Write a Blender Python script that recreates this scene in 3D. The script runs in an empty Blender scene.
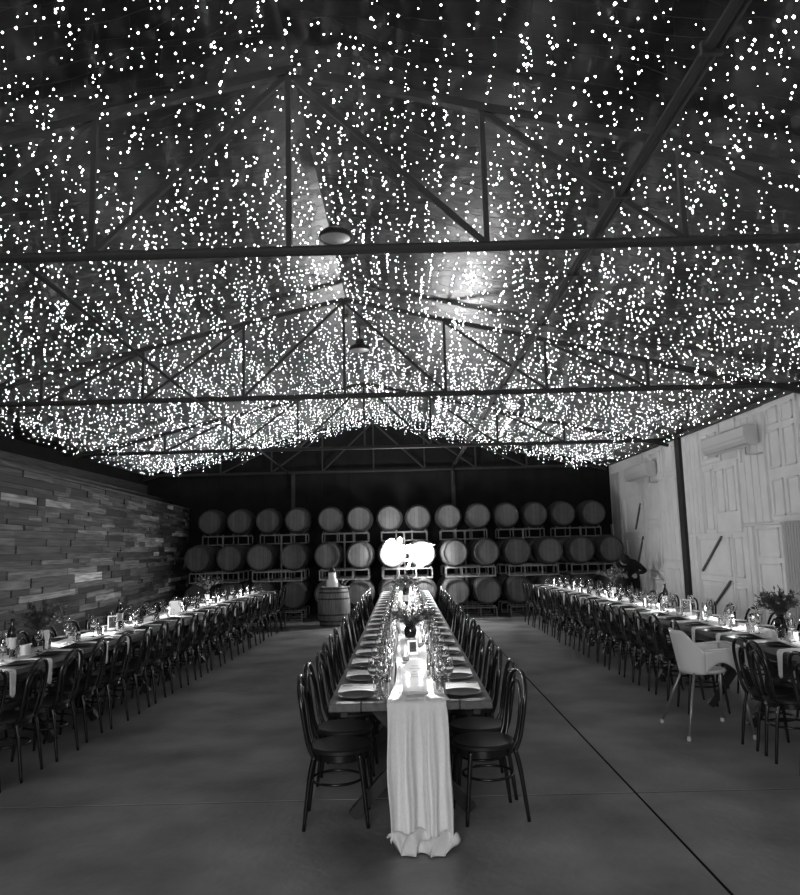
import bpy, math, random
from mathutils import Vector, Matrix
C = bpy.context.scene
rnd = random.Random(7)
PI = math.pi

# ------------------------------------------------------------------ camera, world, exposure
cam_d = bpy.data.cameras.new('camera')
cam_d.sensor_fit = 'HORIZONTAL'; cam_d.sensor_width = 36.0; cam_d.lens = 36.0*740/800
cam_d.clip_start = 0.05; cam_d.clip_end = 200
cam = bpy.data.objects.new('camera', cam_d); C.collection.objects.link(cam)
right = Vector((0.99968512, 0.00401786, -0.02476909))
up = Vector((0.02508364, -0.13325915, 0.99076375))
fwd = Vector((-6.80045451e-04, 9.91073083e-01, 1.33317974e-01))
m = Matrix((right, up, -fwd)).transposed().to_4x4()
m.translation = Vector((0, 0, 1.65))
cam.matrix_world = m
C.camera = cam
w = bpy.data.worlds.new('night'); C.world = w; w.use_nodes = True
w.node_tree.nodes['Background'].inputs[0].default_value = (0.5, 0.5, 0.5, 1)
w.node_tree.nodes['Background'].inputs[1].default_value = 0.0
vs = C.view_settings
C.display_settings.display_device = 'sRGB'
vs.view_transform = 'Standard'; vs.look = 'None'; vs.gamma = 1; vs.use_curve_mapping = False
vs.exposure = 0.3
BULB = 14.0      # fairy light bulb emission
YFRONT = -3.0
CANDLE = 0.9    # watts per candle flame
NEON = 150.0

# unseen area light added behind the viewer to brighten the runner's front
al = bpy.data.lights.new('added_front_fill', 'AREA'); al.shape = 'RECTANGLE'; al.size = 3.2; al.size_y = 1.2; al.energy = 180
ao = bpy.data.objects.new('added_front_fill', al); C.collection.objects.link(ao)
ao.location = (-.8, YFRONT+.12, 2.3); ao.rotation_euler = (math.radians(82), 0, 0)

# ------------------------------------------------------------------ materials
def nodes_of(name):
    mt = bpy.data.materials.new(name); mt.use_nodes = True
    nt = mt.node_tree
    return mt, nt, nt.nodes, nt.links, nt.nodes['Principled BSDF']

def g(v): return (v, v, v, 1)

def mat(name, base, rough=0.6, metal=0.0, var=0.0, scale=6.0, bump=0.0, bscale=None, stretch=(1, 1, 1), spec=None, rand=0.0, coat=0.0, coords='Object', detail=6.0):
    mt, nt, N, L, b = nodes_of(name)
    b.inputs['Base Color'].default_value = g(base)
    b.inputs['Roughness'].default_value = rough
    b.inputs['Metallic'].default_value = metal
    b.inputs['Coat Weight'].default_value = coat
    if spec is not None: b.inputs['Specular IOR Level'].default_value = spec
    if var or bump or rand:
        tc = N.new('ShaderNodeTexCoord'); mp = N.new('ShaderNodeMapping')
        mp.inputs['Scale'].default_value = stretch
        L.new(tc.outputs[coords], mp.inputs['Vector'])
        nz = N.new('ShaderNodeTexNoise'); nz.inputs['Scale'].default_value = scale; nz.inputs['Detail'].default_value = detail
        L.new(mp.outputs[0], nz.inputs['Vector'])
        mr = N.new('ShaderNodeMapRange')
        mr.inputs['From Min'].default_value = 0.3; mr.inputs['From Max'].default_value = 0.7
        mr.inputs['To Min'].default_value = base*(1-var); mr.inputs['To Max'].default_value = base*(1+var)
        L.new(nz.outputs['Fac'], mr.inputs['Value'])
        out = mr.outputs[0]
        if rand:
            oi = N.new('ShaderNodeObjectInfo'); r2 = N.new('ShaderNodeMapRange')
            r2.inputs['To Min'].default_value = 1-rand; r2.inputs['To Max'].default_value = 1+rand
            L.new(oi.outputs['Random'], r2.inputs['Value'])
            mu = N.new('ShaderNodeMath'); mu.operation = 'MULTIPLY'
            L.new(out, mu.inputs[0]); L.new(r2.outputs[0], mu.inputs[1]); out = mu.outputs[0]
        cb = N.new('ShaderNodeCombineColor')
        for i in range(3): L.new(out, cb.inputs[i])
        L.new(cb.outputs[0], b.inputs['Base Color'])
        if bump:
            n2 = N.new('ShaderNodeTexNoise'); n2.inputs['Scale'].default_value = bscale or scale; n2.inputs['Detail'].default_value = 4
            L.new(mp.outputs[0], n2.inputs['Vector'])
            bp = N.new('ShaderNodeBump'); bp.inputs['Strength'].default_value = bump; bp.inputs['Distance'].default_value = 0.02
            L.new(n2.outputs['Fac'], bp.inputs['Height']); L.new(bp.outputs[0], b.inputs['Normal'])
    return mt

def emit(name, v, s):
    mt, nt, N, L, b = nodes_of(name)
    b.inputs['Base Color'].default_value = g(v)
    b.inputs['Emission Color'].default_value = g(v); b.inputs['Emission Strength'].default_value = s
    return mt

def glass(name, rough=0.0, tint=1.0, ior=1.45):
    mt, nt, N, L, b = nodes_of(name)
    b.inputs['Base Color'].default_value = g(tint); b.inputs['Roughness'].default_value = rough
    b.inputs['Transmission Weight'].default_value = 1.0; b.inputs['IOR'].default_value = ior
    return mt

M = {}
M['concrete'] = mat('concrete', 0.225, 0.42, var=0.5, scale=1.3, bump=0.25, bscale=18, detail=9)
M['joint'] = mat('joint_gap', 0.008, 0.95, spec=.05)
M['black_wall'] = mat('black_wall_cladding', 0.014, 0.85, var=0.2, scale=2, spec=.1)
M['steel_dark'] = mat('dark_painted_steel', 0.016, 0.6, var=0.25, scale=8)
M['steel_black'] = mat('black_painted_steel', 0.012, 0.5)
M['galv'] = mat('galvanised_conduit', 0.30, 0.35, metal=0.6, var=0.3, scale=9)
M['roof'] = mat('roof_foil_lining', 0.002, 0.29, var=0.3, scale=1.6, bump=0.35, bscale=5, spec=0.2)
M['rail'] = mat('rack_steel', 0.17, 0.45, metal=0.2)
M['white_paint'] = mat('white_painted_doors', 0.80, 0.55, var=0.06, scale=3, bump=0.05)
M['white_grey'] = mat('pale_grey_paint', 0.5, 0.6, var=0.08, scale=3)
M['brace'] = mat('dark_strap', 0.10, 0.6)
M['ac'] = mat('air_conditioner_plastic', 0.66, 0.35)
M['chair'] = mat('black_lacquered_bentwood', 0.008, 0.25)
M['seat'] = mat('black_seat', 0.010, 0.5, var=0.2, scale=20)
M['table_wood'] = mat('weathered_table_wood', 0.075, 0.45, var=0.35, scale=5, stretch=(6, 0.6, 6), rand=0.1)
M['leg_wood'] = mat('dark_trestle_timber', 0.018, 0.6, var=0.2)
M['cloth'] = mat('white_gauze_runner', 0.80, 0.9, var=0.04, scale=60, bump=0.12, bscale=90)
M['napkin'] = mat('white_linen', 0.9, 0.9, var=0.04, scale=40, bump=0.05)
M['plate'] = mat('dark_stoneware', 0.008, 0.5, var=0.2, scale=20)
M['cutlery'] = mat('polished_cutlery', 0.65, 0.18, metal=1.0)
M['glass'] = glass('clear_glass')
M['frosted'] = mat('frosted_sheet', 0.85, 0.6)
M['dark_glass'] = mat('dark_bottle_glass', 0.008, 0.06, coat=0.5)
M['label'] = mat('paper_label', 0.6, 0.7)
M['wax'] = mat('candle_wax', 0.85, 0.5)
M['leaf'] = mat('dark_foliage', 0.085, 0.55, var=0.5, scale=14, rand=0.2)
M['leaf2'] = mat('grey_foliage', 0.12, 0.6, var=0.4, scale=14)
M['petal'] = mat('pale_petals', 0.22, 0.7, var=0.3, scale=20)
M['hoop'] = mat('barrel_hoop_iron', 0.025, 0.6, metal=0.0, var=0.2)
M['stave'] = mat('barrel_staves', 0.045, 0.6, var=0.4, scale=7, stretch=(6, 0.5, 6), rand=0.25)
M['black_cloth'] = mat('black_clothing', 0.006, 0.95)
M['skin'] = mat('skin', 0.38, 0.5)
M['hair'] = mat('dark_hair', 0.006, 0.9)
M['frame_white'] = mat('white_frame', 0.75, 0.5)
M['photo'] = mat('dark_print', 0.04, 0.3, var=0.9, scale=25)
M['sign_mount'] = mat('clear_neon_backing', 0.3, 0.3)
M['flame'] = emit('candle_flame', 1.0, 22)
M['bulb'] = emit('fairy_bulb', 1.0, BULB)
M['wire'] = mat('thin_wire', 0.004, 0.6)
M['neon'] = emit('neon_tube', 1.0, NEON)
M['rubber'] = mat('pale_foot', 0.6, 0.5)
M['lens'] = mat('lamp_lens', 0.32, 0.3, var=0.2)
M['ceramic'] = mat('white_ceramic', 0.75, 0.3)

def head_mat():     # barrel head of vertical boards
    mt, nt, N, L, b = nodes_of('barrel_head_boards')
    tc = N.new('ShaderNodeTexCoord'); sp = N.new('ShaderNodeSeparateXYZ'); L.new(tc.outputs['Object'], sp.inputs[0])
    oi = N.new('ShaderNodeObjectInfo')
    sc = N.new('ShaderNodeMath'); sc.operation = 'MULTIPLY'; sc.inputs[1].default_value = 10.5; L.new(sp.outputs['X'], sc.inputs[0])
    fl = N.new('ShaderNodeMath'); fl.operation = 'FLOOR'; L.new(sc.outputs[0], fl.inputs[0])
    ad = N.new('ShaderNodeMath'); ad.operation = 'MULTIPLY_ADD'; ad.inputs[1].default_value = 91.0
    L.new(oi.outputs['Random'], ad.inputs[0]); L.new(fl.outputs[0], ad.inputs[2])
    wn = N.new('ShaderNodeTexWhiteNoise'); wn.noise_dimensions = '1D'; L.new(ad.outputs[0], wn.inputs['W'])
    nz = N.new('ShaderNodeTexNoise'); nz.inputs['Scale'].default_value = 9; L.new(tc.outputs['Object'], nz.inputs['Vector'])
    a2 = N.new('ShaderNodeMath'); a2.operation = 'ADD'; L.new(wn.outputs['Value'], a2.inputs[0]); L.new(nz.outputs['Fac'], a2.inputs[1])
    mr = N.new('ShaderNodeMapRange'); mr.inputs['From Max'].default_value = 1.7
    mr.inputs['To Min'].default_value = 0.033; mr.inputs['To Max'].default_value = 0.11
    L.new(a2.outputs[0], mr.inputs['Value'])
    fr = N.new('ShaderNodeMath'); fr.operation = 'FRACT'; L.new(sc.outputs[0], fr.inputs[0])
    gt = N.new('ShaderNodeMath'); gt.operation = 'GREATER_THAN'; gt.inputs[1].default_value = 0.07; L.new(fr.outputs[0], gt.inputs[0])
    g2 = N.new('ShaderNodeMapRange'); g2.inputs['To Min'].default_value = 0.35; L.new(gt.outputs[0], g2.inputs['Value'])
    mu = N.new('ShaderNodeMath'); mu.operation = 'MULTIPLY'; L.new(mr.outputs[0], mu.inputs[0]); L.new(g2.outputs[0], mu.inputs[1])
    cb = N.new('ShaderNodeCombineColor')
    for i in range(3): L.new(mu.outputs[0], cb.inputs[i])
    L.new(cb.outputs[0], b.inputs['Base Color']); b.inputs['Roughness'].default_value = 0.6
    return mt
M['head'] = head_mat()
PL = [mat('reclaimed_plank_%d' % i, v, 0.65, var=0.75, scale=4.5, stretch=(6, 0.45, 9), bump=0.15, coords='Object', detail=8)
      for i, v in enumerate((0.018, 0.034, 0.060, 0.09, 0.14, 0.21, 0.34, 0.62))]

# ------------------------------------------------------------------ mesh building
class MB:
    def __init__(s): s.v = []; s.f = []; s.mi = []; s.cur = 0
    def add(s, vs_, fs_):
        o = len(s.v); s.v += [tuple(p) for p in vs_]
        for f in fs_: s.f.append(tuple(i+o for i in f)); s.mi.append(s.cur)
    def box(s, x0, y0, z0, x1, y1, z1, M_=None, ch=0.0):
        if ch > 0:
            # chamfered box: 24 verts
            V = []; idx = {}
            X = (x0, x1); Y = (y0, y1); Z = (z0, z1)
            for a in (0, 1):
                for b in (0, 1):
                    for c in (0, 1):
                        sx, sy, sz = (1-2*a), (1-2*b), (1-2*c)
                        p = (X[a], Y[b], Z[c])
                        idx[(a, b, c, 0)] = len(V); V.append((p[0], p[1]+sy*ch, p[2]+sz*ch))
                        idx[(a, b, c, 1)] = len(V); V.append((p[0]+sx*ch, p[1], p[2]+sz*ch))
                        idx[(a, b, c, 2)] = len(V); V.append((p[0]+sx*ch, p[1]+sy*ch, p[2]))
            F = []
            for a in (0, 1): F.append([idx[(a, b, c, 0)] for b, c in ((0, 0), (1, 0), (1, 1), (0, 1))])
            for b in (0, 1): F.append([idx[(a, b, c, 1)] for a, c in ((0, 0), (1, 0), (1, 1), (0, 1))])
            for c in (0, 1): F.append([idx[(a, b, c, 2)] for a, b in ((0, 0), (1, 0), (1, 1), (0, 1))])
            for a in (0, 1):
                for b in (0, 1): F.append([idx[(a, b, 0, 0)], idx[(a, b, 1, 0)], idx[(a, b, 1, 1)], idx[(a, b, 0, 1)]])
                for c in (0, 1): F.append([idx[(a, 0, c, 0)], idx[(a, 1, c, 0)], idx[(a, 1, c, 2)], idx[(a, 0, c, 2)]])
            for b in (0, 1):
                for c in (0, 1): F.append([idx[(0, b, c, 1)], idx[(1, b, c, 1)], idx[(1, b, c, 2)], idx[(0, b, c, 2)]])
            for a in (0, 1):
                for b in (0, 1):
                    for c in (0, 1): F.append([idx[(a, b, c, k)] for k in (0, 1, 2)])
            if M_: V = [M_ @ Vector(p) for p in V]
            s.add(V, F); return s
        V = [(x0, y0, z0), (x1, y0, z0), (x1, y1, z0), (x0, y1, z0), (x0, y0, z1), (x1, y0, z1), (x1, y1, z1), (x0, y1, z1)]
        if M_: V = [M_ @ Vector(p) for p in V]
        s.add(V, [(3, 2, 1, 0), (4, 5, 6, 7), (0, 1, 5, 4), (1, 2, 6, 5), (2, 3, 7, 6), (3, 0, 4, 7)]); return s
    def bar(s, a, b, w_, h_, upv=(0, 0, 1)):
        a = Vector(a); b = Vector(b); d = b-a; L_ = d.length; d.normalize()
        u = Vector(upv)
        if abs(d.dot(u)) > 0.98: u = Vector((0, 1, 0))
        x = d.cross(u).normalized(); z = x.cross(d).normalized()
        R = Matrix((x, d, z)).transposed().to_4x4(); R.translation = a
        return s.box(-w_/2, 0, -h_/2, w_/2, L_, h_/2, R)
    def tube(s, pts, r, n=8, closed=False, cap=True):
        P = [Vector(p) for p in pts]; k = len(P)
        R = r if isinstance(r, (list, tuple)) else [r]*k
        T = []
        for i in range(k):
            if closed: t = P[(i+1) % k]-P[i-1]
            else: t = P[min(i+1, k-1)]-P[max(i-1, 0)]
            T.append(t.normalized())
        ref = Vector((0, 0, 1)) if abs(T[0].z) < 0.9 else Vector((1, 0, 0))
        nn = (ref-T[0]*ref.dot(T[0])).normalized()
        V = []
        for i in range(k):
            nn = (nn-T[i]*nn.dot(T[i])).normalized(); bb = T[i].cross(nn)
            for j in range(n):
                a = 2*PI*j/n
                V.append(P[i]+(nn*math.cos(a)+bb*math.sin(a))*R[i])
        F = []
        for i in range(k if closed else k-1):
            for j in range(n):
                i2 = (i+1) % k
                F.append((i*n+j, i*n+(j+1) % n, i2*n+(j+1) % n, i2*n+j))
        if cap and not closed:
            F.append(tuple(range(n-1, -1, -1))); F.append(tuple((k-1)*n+j for j in range(n)))
        s.add(V, F); return s
    def lathe(s, prof, n=24, M_=None, closed=False):
        V = []; F = []; k = len(prof)
        for (r, z) in prof:
            for j in range(n):
                a = 2*PI*j/n; V.append((r*math.cos(a), r*math.sin(a), z))
        for i in range(k if closed else k-1):
            i2 = (i+1) % k
            for j in range(n):
                F.append((i*n+j, i*n+(j+1) % n, i2*n+(j+1) % n, i2*n+j))
        if not closed:
            F.append(tuple(range(n-1, -1, -1))); F.append(tuple((k-1)*n+j for j in range(n)))
        if M_: V = [M_ @ Vector(p) for p in V]
        s.add(V, F); return s
    def grid(s, fn, nu, nv):
        V = [fn(i/nu, j/nv) for i in range(nu+1) for j in range(nv+1)]
        F = [(i*(nv+1)+j, (i+1)*(nv+1)+j, (i+1)*(nv+1)+j+1, i*(nv+1)+j+1) for i in range(nu) for j in range(nv)]
        s.add(V, F); return s
    def build(s, name, mt, parent=None, smooth=False, angle=None):
        me = bpy.data.meshes.new(name); me.from_pydata(s.v, [], s.f)
        mts = mt if isinstance(mt, (list, tuple)) else [mt]
        for q in mts: me.materials.append(q)
        if len(mts) > 1:
            for p, i in zip(me.polygons, s.mi): p.material_index = i
        me.validate(); me.update()
        import bmesh
        bm = bmesh.new(); bm.from_mesh(me); bmesh.ops.recalc_face_normals(bm, faces=bm.faces); bm.to_mesh(me); bm.free()
        if smooth:
            me.polygons.foreach_set('use_smooth', [True]*len(me.polygons))
            if angle: me.set_sharp_from_angle(angle=angle)
        o = bpy.data.objects.new(name, me); C.collection.objects.link(o)
        if parent: o.parent = parent
        return o

def tag(o, label=None, cat=None, group=None, kind=None):
    if label: o['label'] = label
    if cat: o['category'] = cat
    if group: o['group'] = group
    if kind: o['kind'] = kind
    return o
def empty(name, loc=(0, 0, 0), rz=0):
    o = bpy.data.objects.new(name, None); C.collection.objects.link(o)
    o.location = loc; o.rotation_euler = (0, 0, rz); o.empty_display_size = 0.1
    return o
def copy_tree(o, parent=None):
    c = o.copy(); C.collection.objects.link(c)
    if parent: c.parent = parent
    for ch in list(o.children): copy_tree(ch, c)
    return c
ORD = ['nearest', 'second', 'third', 'fourth', 'fifth', 'sixth', 'seventh', 'eighth', 'ninth', 'tenth', 'eleventh', 'twelfth', 'thirteenth',
       'fourteenth', 'fifteenth', 'sixteenth', 'seventeenth', 'eighteenth', 'nineteenth', 'twentieth', 'twenty-first']
S30 = math.radians(35)
class Stock:
    """first use hands out the prototype itself, later uses a copy of it and its parts"""
    def __init__(s, proto): s.p = proto; s.used = False
    def take(s, loc, rz, label, cat, group):
        o = s.p if not s.used else copy_tree(s.p)
        s.used = True
        o.location = loc; o.rotation_euler = (0, 0, rz)
        o['label'] = label; o['category'] = cat; o['group'] = group
        return o

# ------------------------------------------------------------------ the setting
XL, XR, YF, YB = -6.8, 5.5, -3.0, 19.5
RX, RZ, SL = -0.72, 5.12, 0.234        # ridge x, height, slope
def roof_z(x): return RZ - SL*abs(x-RX)
f = MB(); g1 = 0.010
for (x0, x1) in ((XL, 1.5-g1), (1.5+g1, XR)):
    for (y0, y1) in ((YF, 5.17-g1), (5.17+g1, YB)):
        f.cur = 0; f.box(x0, y0, -0.12, x1, y1, 0)
f.cur = 1; f.box(XL, YF, -0.14, XR, YB, -0.004)
tag(f.build('floor', [M['concrete'], M['joint']]), kind='structure')
# back wall: dark vertical cladding with shallow ribs, gable shaped
b = MB()
zl, zr = roof_z(XL)+.2, roof_z(XR)+.2
b.add([(XL-.2, YB, -0.1), (XR+.2, YB, -0.1), (XR+.2, YB, zr), (RX, YB, RZ+.2), (XL-.2, YB, zl),
       (XL-.2, YB+.15, -0.1), (XR+.2, YB+.15, -0.1), (XR+.2, YB+.15, zr), (RX, YB+.15, RZ+.2), (XL-.2, YB+.15, zl)],
      [(0, 1, 2, 3, 4), (9, 8, 7, 6, 5), (0, 5, 6, 1), (1, 6, 7, 2), (2, 7, 8, 3), (3, 8, 9, 4), (4, 9, 5, 0)])
x = XL+0.1
while x < XR-.05:
    b.box(x, YB-0.018, 0, x+.05, YB+.01, roof_z(x)+.05); x += 0.38
tag(b.build('wall_back', M['black_wall']), kind='structure')
b = MB(); b.box(XL-.2, YF-.15, -0.1, XR+.2, YF, RZ+.2)
tag(b.build('wall_front', M['black_wall']), kind='structure')
b = MB(); b.box(XL-.15, YF, -0.1, XL, YB, roof_z(XL)+.25)
tag(b.build('wall_outer_left', M['black_wall']), kind='structure')
for sgn, nm, xe in ((-1, 'ceiling', XL-.2), (1, 'ceiling_right_slope', XR+.2)):
    b = MB()
    b.add([(RX, YF-.1, RZ), (xe, YF-.1, roof_z(xe)), (xe, YB+.1, roof_z(xe)), (RX, YB+.1, RZ),
           (RX, YF-.1, RZ+.06), (xe, YF-.1, roof_z(xe)+.06), (xe, YB+.1, roof_z(xe)+.06), (RX, YB+.1, RZ+.06)],
          [(0, 1, 2, 3), (7, 6, 5, 4), (0, 4, 5, 1), (1, 5, 6, 2), (2, 6, 7, 3), (3, 7, 4, 0)])
    tag(b.build(nm, M['roof']), kind='structure')
# timber ledge band along the top of the outer left wall
b = MB(); b.box(XL, 3, 3.12, XL+.10, YB-.02, 3.42); b.box(XL, 3, 3.0, XL+.22, YB-.02, 3.10)
tag(b.build('trim_left_ledge', PL[1]), kind='structure')

# left partition clad in reclaimed planks
pA = Vector((-4.42, 3.6, 0)); pB = Vector((-5.55, 19.3, 0))
pd = (pB-pA); PLen = pd.length; pd.normalize(); ang = math.atan2(pd.y, pd.x)-PI/2
pw = empty('wall_left', pA, ang); tag(pw, kind='structure')
b = MB(); b.box(-0.14, 0, 0, -0.025, PLen, 2.74)
tag(b.build('wall_core', M['black_wall'], pw), kind='structure')
b = MB(); zz = 0.0
special = [(1.27, 7.6, 9.25, 7), (0.9, 8.8, 10.5, 6), (1.09, 6.7, 7.4, 6), (2.33, 5.4, 7.3, 6), (2.05, 7.3, 8.6, 5), (1.9, 12.2, 12.9, 6), (1.7, 13.2, 14.6, 6), (1.15, 7.4, 7.65, 6)]
while zz < 2.73:
    hh = rnd.choice((0.065, 0.085, 0.10, 0.13)); hh = min(hh, 2.74-zz)
    if 2.74-zz-hh < 0.05: hh = 2.74-zz
    y = -rnd.random()
    while y < PLen:
        ll = rnd.choice((0.25, 0.45, 0.7, 1.0, 1.3, 1.7))*rnd.uniform(.8, 1.2)
        y0 = max(y, 0); y1 = min(y+ll, PLen)
        k = rnd.choices(range(7), (3, 4, 5, 4, 3, 1.4, .6))[0]
        for (sz, a0, a1, kk) in special:
            if zz <= sz < zz+hh and a0 <= (y0+y1)/2 <= a1 and y1-y0 > .3: k = kk
        b.cur = k
        if y1-y0 > .04: b.box(-0.03, y0+.002, zz+.002, rnd.uniform(-.012, 0.022), y1-.002, zz+hh-.002)
        y += ll
    zz += hh
tag(b.build('plank_cladding', PL, pw), kind='structure')
b = MB(); b.box(-0.17, 0, 2.74, 0.03, PLen, 2.775)
tag(b.build('capping_board', PL[2], pw), kind='structure')

# right wall of white salvaged doors
wr = empty('wall_right', (XR, 0, 0)); tag(wr, kind='structure')
b = MB(); b.box(0.0, YF, -0.1, 0.2, YB, 3.78)
tag(b.build('wall_core', M['white_paint'], wr), kind='structure')
def wbox(b, ya, yb, za, zb, t, t0=0.0):
    b.box(-t, min(ya, yb), min(za, zb), -t0+.004, max(ya, yb), max(za, zb), ch=min(.006, t/3))
def panel(b, ya, yb, za, zb, t=0.03, inset=0.055):
    """raised moulding ring with a raised field in its middle"""
    ya, yb = min(ya, yb), max(ya, yb); za, zb = min(za, zb), max(za, zb)
    r = 0.03
    wbox(b, ya, yb, zb-r, zb, t); wbox(b, ya, yb, za, za+r, t); wbox(b, ya, ya+r, za, zb, t); wbox(b, yb-r, yb, za, zb, t)
    if yb-ya > .3: wbox(b, ya+inset+r, yb-inset-r, za+inset+r, zb-inset-r, t*.7)
doors = []
def slab(name, ya, yb, za, zb, t, fn=None, mt=None):
    b = MB(); wbox(b, ya, yb, za, zb, t)
    if fn: fn(b, min(ya, yb), max(ya, yb), min(za, zb), max(za, zb), t)
    o = b.build(name, mt or M['white_paint'], wr); o['kind'] = 'structure'; return o
def pan(*rects):
    def fn(b, ya, yb, za, zb, t):
        for (a0, a1, c0, c1) in rects: panel(b, a0, a1, c0, c1, t+.018)
    return fn
def boards(n):
    def fn(b, ya, yb, za, zb, t):
        ww = (yb-ya)/n
        for i in range(n): wbox(b, ya+i*ww+.012, ya+(i+1)*ww-.012, za+.01, zb-.01, t+.014)
    return fn
TOP = 3.62
# beyond the post
slab('board_strip', 18.6, 19.3, 0.02, 3.4, .02, boards(3), M['white_grey'])
slab('plank_door', 16.75, 18.45, 0.3, 3.05, .03, pan((16.95, 18.2, 1.85, 2.75), (16.95, 18.2, .5, 1.75)))
slab('ledged_board', 16.75, 18.5, 3.1, TOP, .03)
slab('small_panel_door', 15.42, 16.65, 2.95, TOP, .035, pan((15.5, 16.05, 3.05, 3.52), (16.12, 16.6, 3.05, 3.52)))
slab('small_panel_door', 14.72, 15.38, 2.95, TOP, .028, pan((14.8, 15.3, 3.03, 3.55)))
slab('tongue_board_panel', 14.72, 15.7, 1.25, 2.92, .03, boards(4))
slab('panelled_door', 15.75, 16.7, 0.02, 2.05, .03, pan((15.85, 16.18, 1.0, 1.95), (16.27, 16.6, 1.0, 1.95), (15.85, 16.6, .15, .85)))
slab('panelled_door', 14.72, 15.7, 0.02, 1.22, .03, pan((14.85, 15.2, .3, 1.1), (15.28, 15.62, .3, 1.1)))
slab('tall_board', 15.75, 16.65, 2.1, 2.92, .022, boards(2))
# between post and edge of view
slab('tongue_board_panel', 13.48, 14.28, 1.75, 3.6, .03, boards(4))
slab('plain_board', 13.9, 14.28, 0.02, 1.72, .025, boards(2))
slab('panelled_door', 12.6, 13.44, 2.98, TOP, .035, pan((12.7, 12.98, 3.05, 3.5), (13.05, 13.35, 3.05, 3.5)))
slab('tall_board', 12.97, 13.44, 1.75, 2.94, .03, pan((13.03, 13.38, 1.82, 2.88)))
slab('panelled_door', 12.02, 12.93, 1.76, 2.94, .035, pan((12.12, 12.43, 2.1, 2.84), (12.53, 12.85, 2.1, 2.84)))
slab('small_panel_door', 11.98, 12.56, 2.98, TOP, .03)
slab('barn_door', 12.43, 13.86, 0.02, 1.72, .03, pan((12.5, 13.8, 1.02, 1.68), (12.5, 13.8, .08, .94)))
slab('tall_board', 11.98, 12.40, .95, 1.74, .03, pan((12.03, 12.35, 1.02, 1.68)))
slab('tongue_board_panel', 11.04, 11.94, 1.88, 3.55, .03, boards(4))
slab('ledge_board', 10.75, 12.0, 1.845, 1.875, .055)
slab('pilaster_board', 11.62, 11.95, .02, 1.84, .04, boards(2))
slab('panelled_door', 11.98, 12.40, .02, .92, .03, pan((12.03, 12.35, .1, .86)))
slab('panelled_door', 10.76, 11.58, .02, 1.84, .035, pan((10.84, 11.5, 1.36, 1.8), (10.84, 11.5, .72, 1.28), (10.84, 11.5, .1, .64)))
slab('panelled_door', 10.08, 11.0, 1.9, 3.64, .035, pan((10.58, 10.9, 3.3, 3.56), (10.16, 10.48, 3.3, 3.56), (10.58, 10.9, 2.66, 3.22), (10.16, 10.48, 2.66, 3.22), (10.58, 10.9, 1.96, 2.5), (10.16, 10.48, 1.96, 2.5)))
slab('corrugated_panel', 9.7, 10.7, .02, 1.88, .03, boards(14), M['white_grey'])
yy = 9.95
while yy > YF+1.2:   # the collage goes on towards the viewer
    slab('panelled_door', yy-1.0, yy-.05, 1.9, 3.64, .035, pan((yy-.92, yy-.56, 2.75, 3.5), (yy-.48, yy-.12, 2.75, 3.5), (yy-.92, yy-.56, 2.0, 2.6), (yy-.48, yy-.12, 2.0, 2.6)))
    slab('tongue_board_panel', yy-1.3, yy-.35, .02, 1.86, .03, boards(5))
    yy -= 1.02
for (a, c) in (((12.76, 1.69), (13.67, 1.09)), ((12.54, .95), (13.4, .42)), ((16.95, 2.5), (17.4, 1.93)), ((16.91, 1.75), (17.41, 1.1))):
    b = MB(); b.bar((-.055, a[0], a[1]), (-.055, c[0], c[1]), .03, .035, (1, 0, 0)); o = b.build('diagonal_brace', M['brace'], wr); o['kind'] = 'structure'
b = MB(); wbox(b, 19.3, 19.48, .02, 2.1, .06); o = b.build('timber_batten', M['white_grey'], wr); o['kind'] = 'structure'
b = MB(); b.box(XR-.06, 14.38, 0, XR+.01, 14.60, roof_z(XR)-.03)
tag(b.build('trim_1', M['steel_black']), kind='structure')
b = MB(); b.box(XR-.10, YF, 3.64, XR+.01, YB, 3.70)
tag(b.build('trim_2', M['steel_black']), kind='structure')

# back wall columns
for i, x in enumerate((-2.84, 1.36)):
    b = MB(); b.box(x-.05, YB-.13, 0, x+.05, YB-.015, 3.62)
    tag(b.build('trim_%d' % (3+i), M['steel_dark']), kind='structure')
# ------------------------------------------------------------------ roof steel
TY = (4.78, 9.62, 14.75, 19.32)
TN = ('nearest the viewer, its bottom tube crossing the whole view', 'second into the room, its apex at the foil ridge', 'third into the room, above the barrel stacks', 'farthest, against the dark end wall')
BC = 3.65
for i, y in enumerate(TY):
    t = empty('roof_truss', (RX, y, BC))
    tag(t, 'dark steel roof truss '+TN[i], 'roof truss', 'roof trusses')
    mt = M['steel_dark']; rr = 0.036
    MB().tube([(XL+.03-RX, 0, 0), (XR-.12-RX, 0, 0)], rr, 10).build('bottom_chord', mt, t, True, S30)
    for s, xe in ((-1, XL+.03), (1, XR-.12)):
        off = .15
        z0 = RZ-BC-off; z1 = roof_z(xe)-BC-off
        MB().bar((0, 0, z0), (xe-RX, 0, z1), .05, .06).build('top_chord', mt, t)
        for k in range(0, 5):
            xk = s*1.34*k
            zt = z0-SL*abs(xk)
            if (k > 0 or s == 1) and zt > .12:
                MB().bar((xk, 0, 0), (xk, 0, zt), .035, .035).build('vertical_strut', mt, t)
            if k < 4:
                xn = s*1.34*(k+1)
                MB().bar((xk, .012, zt-.02), (xn, .012, .02), .035, .035).build('diagonal_strut', mt, t)
b = MB(); b.tube([(-2.5, 4.78, 3.60), (-2.9, 19.3, 3.60)], .017, 8)
tag(b.build('tie_tube', M['steel_dark'], None, True), 'dark tie tube running under the trusses on the plank wall side', 'tie tube')
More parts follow.
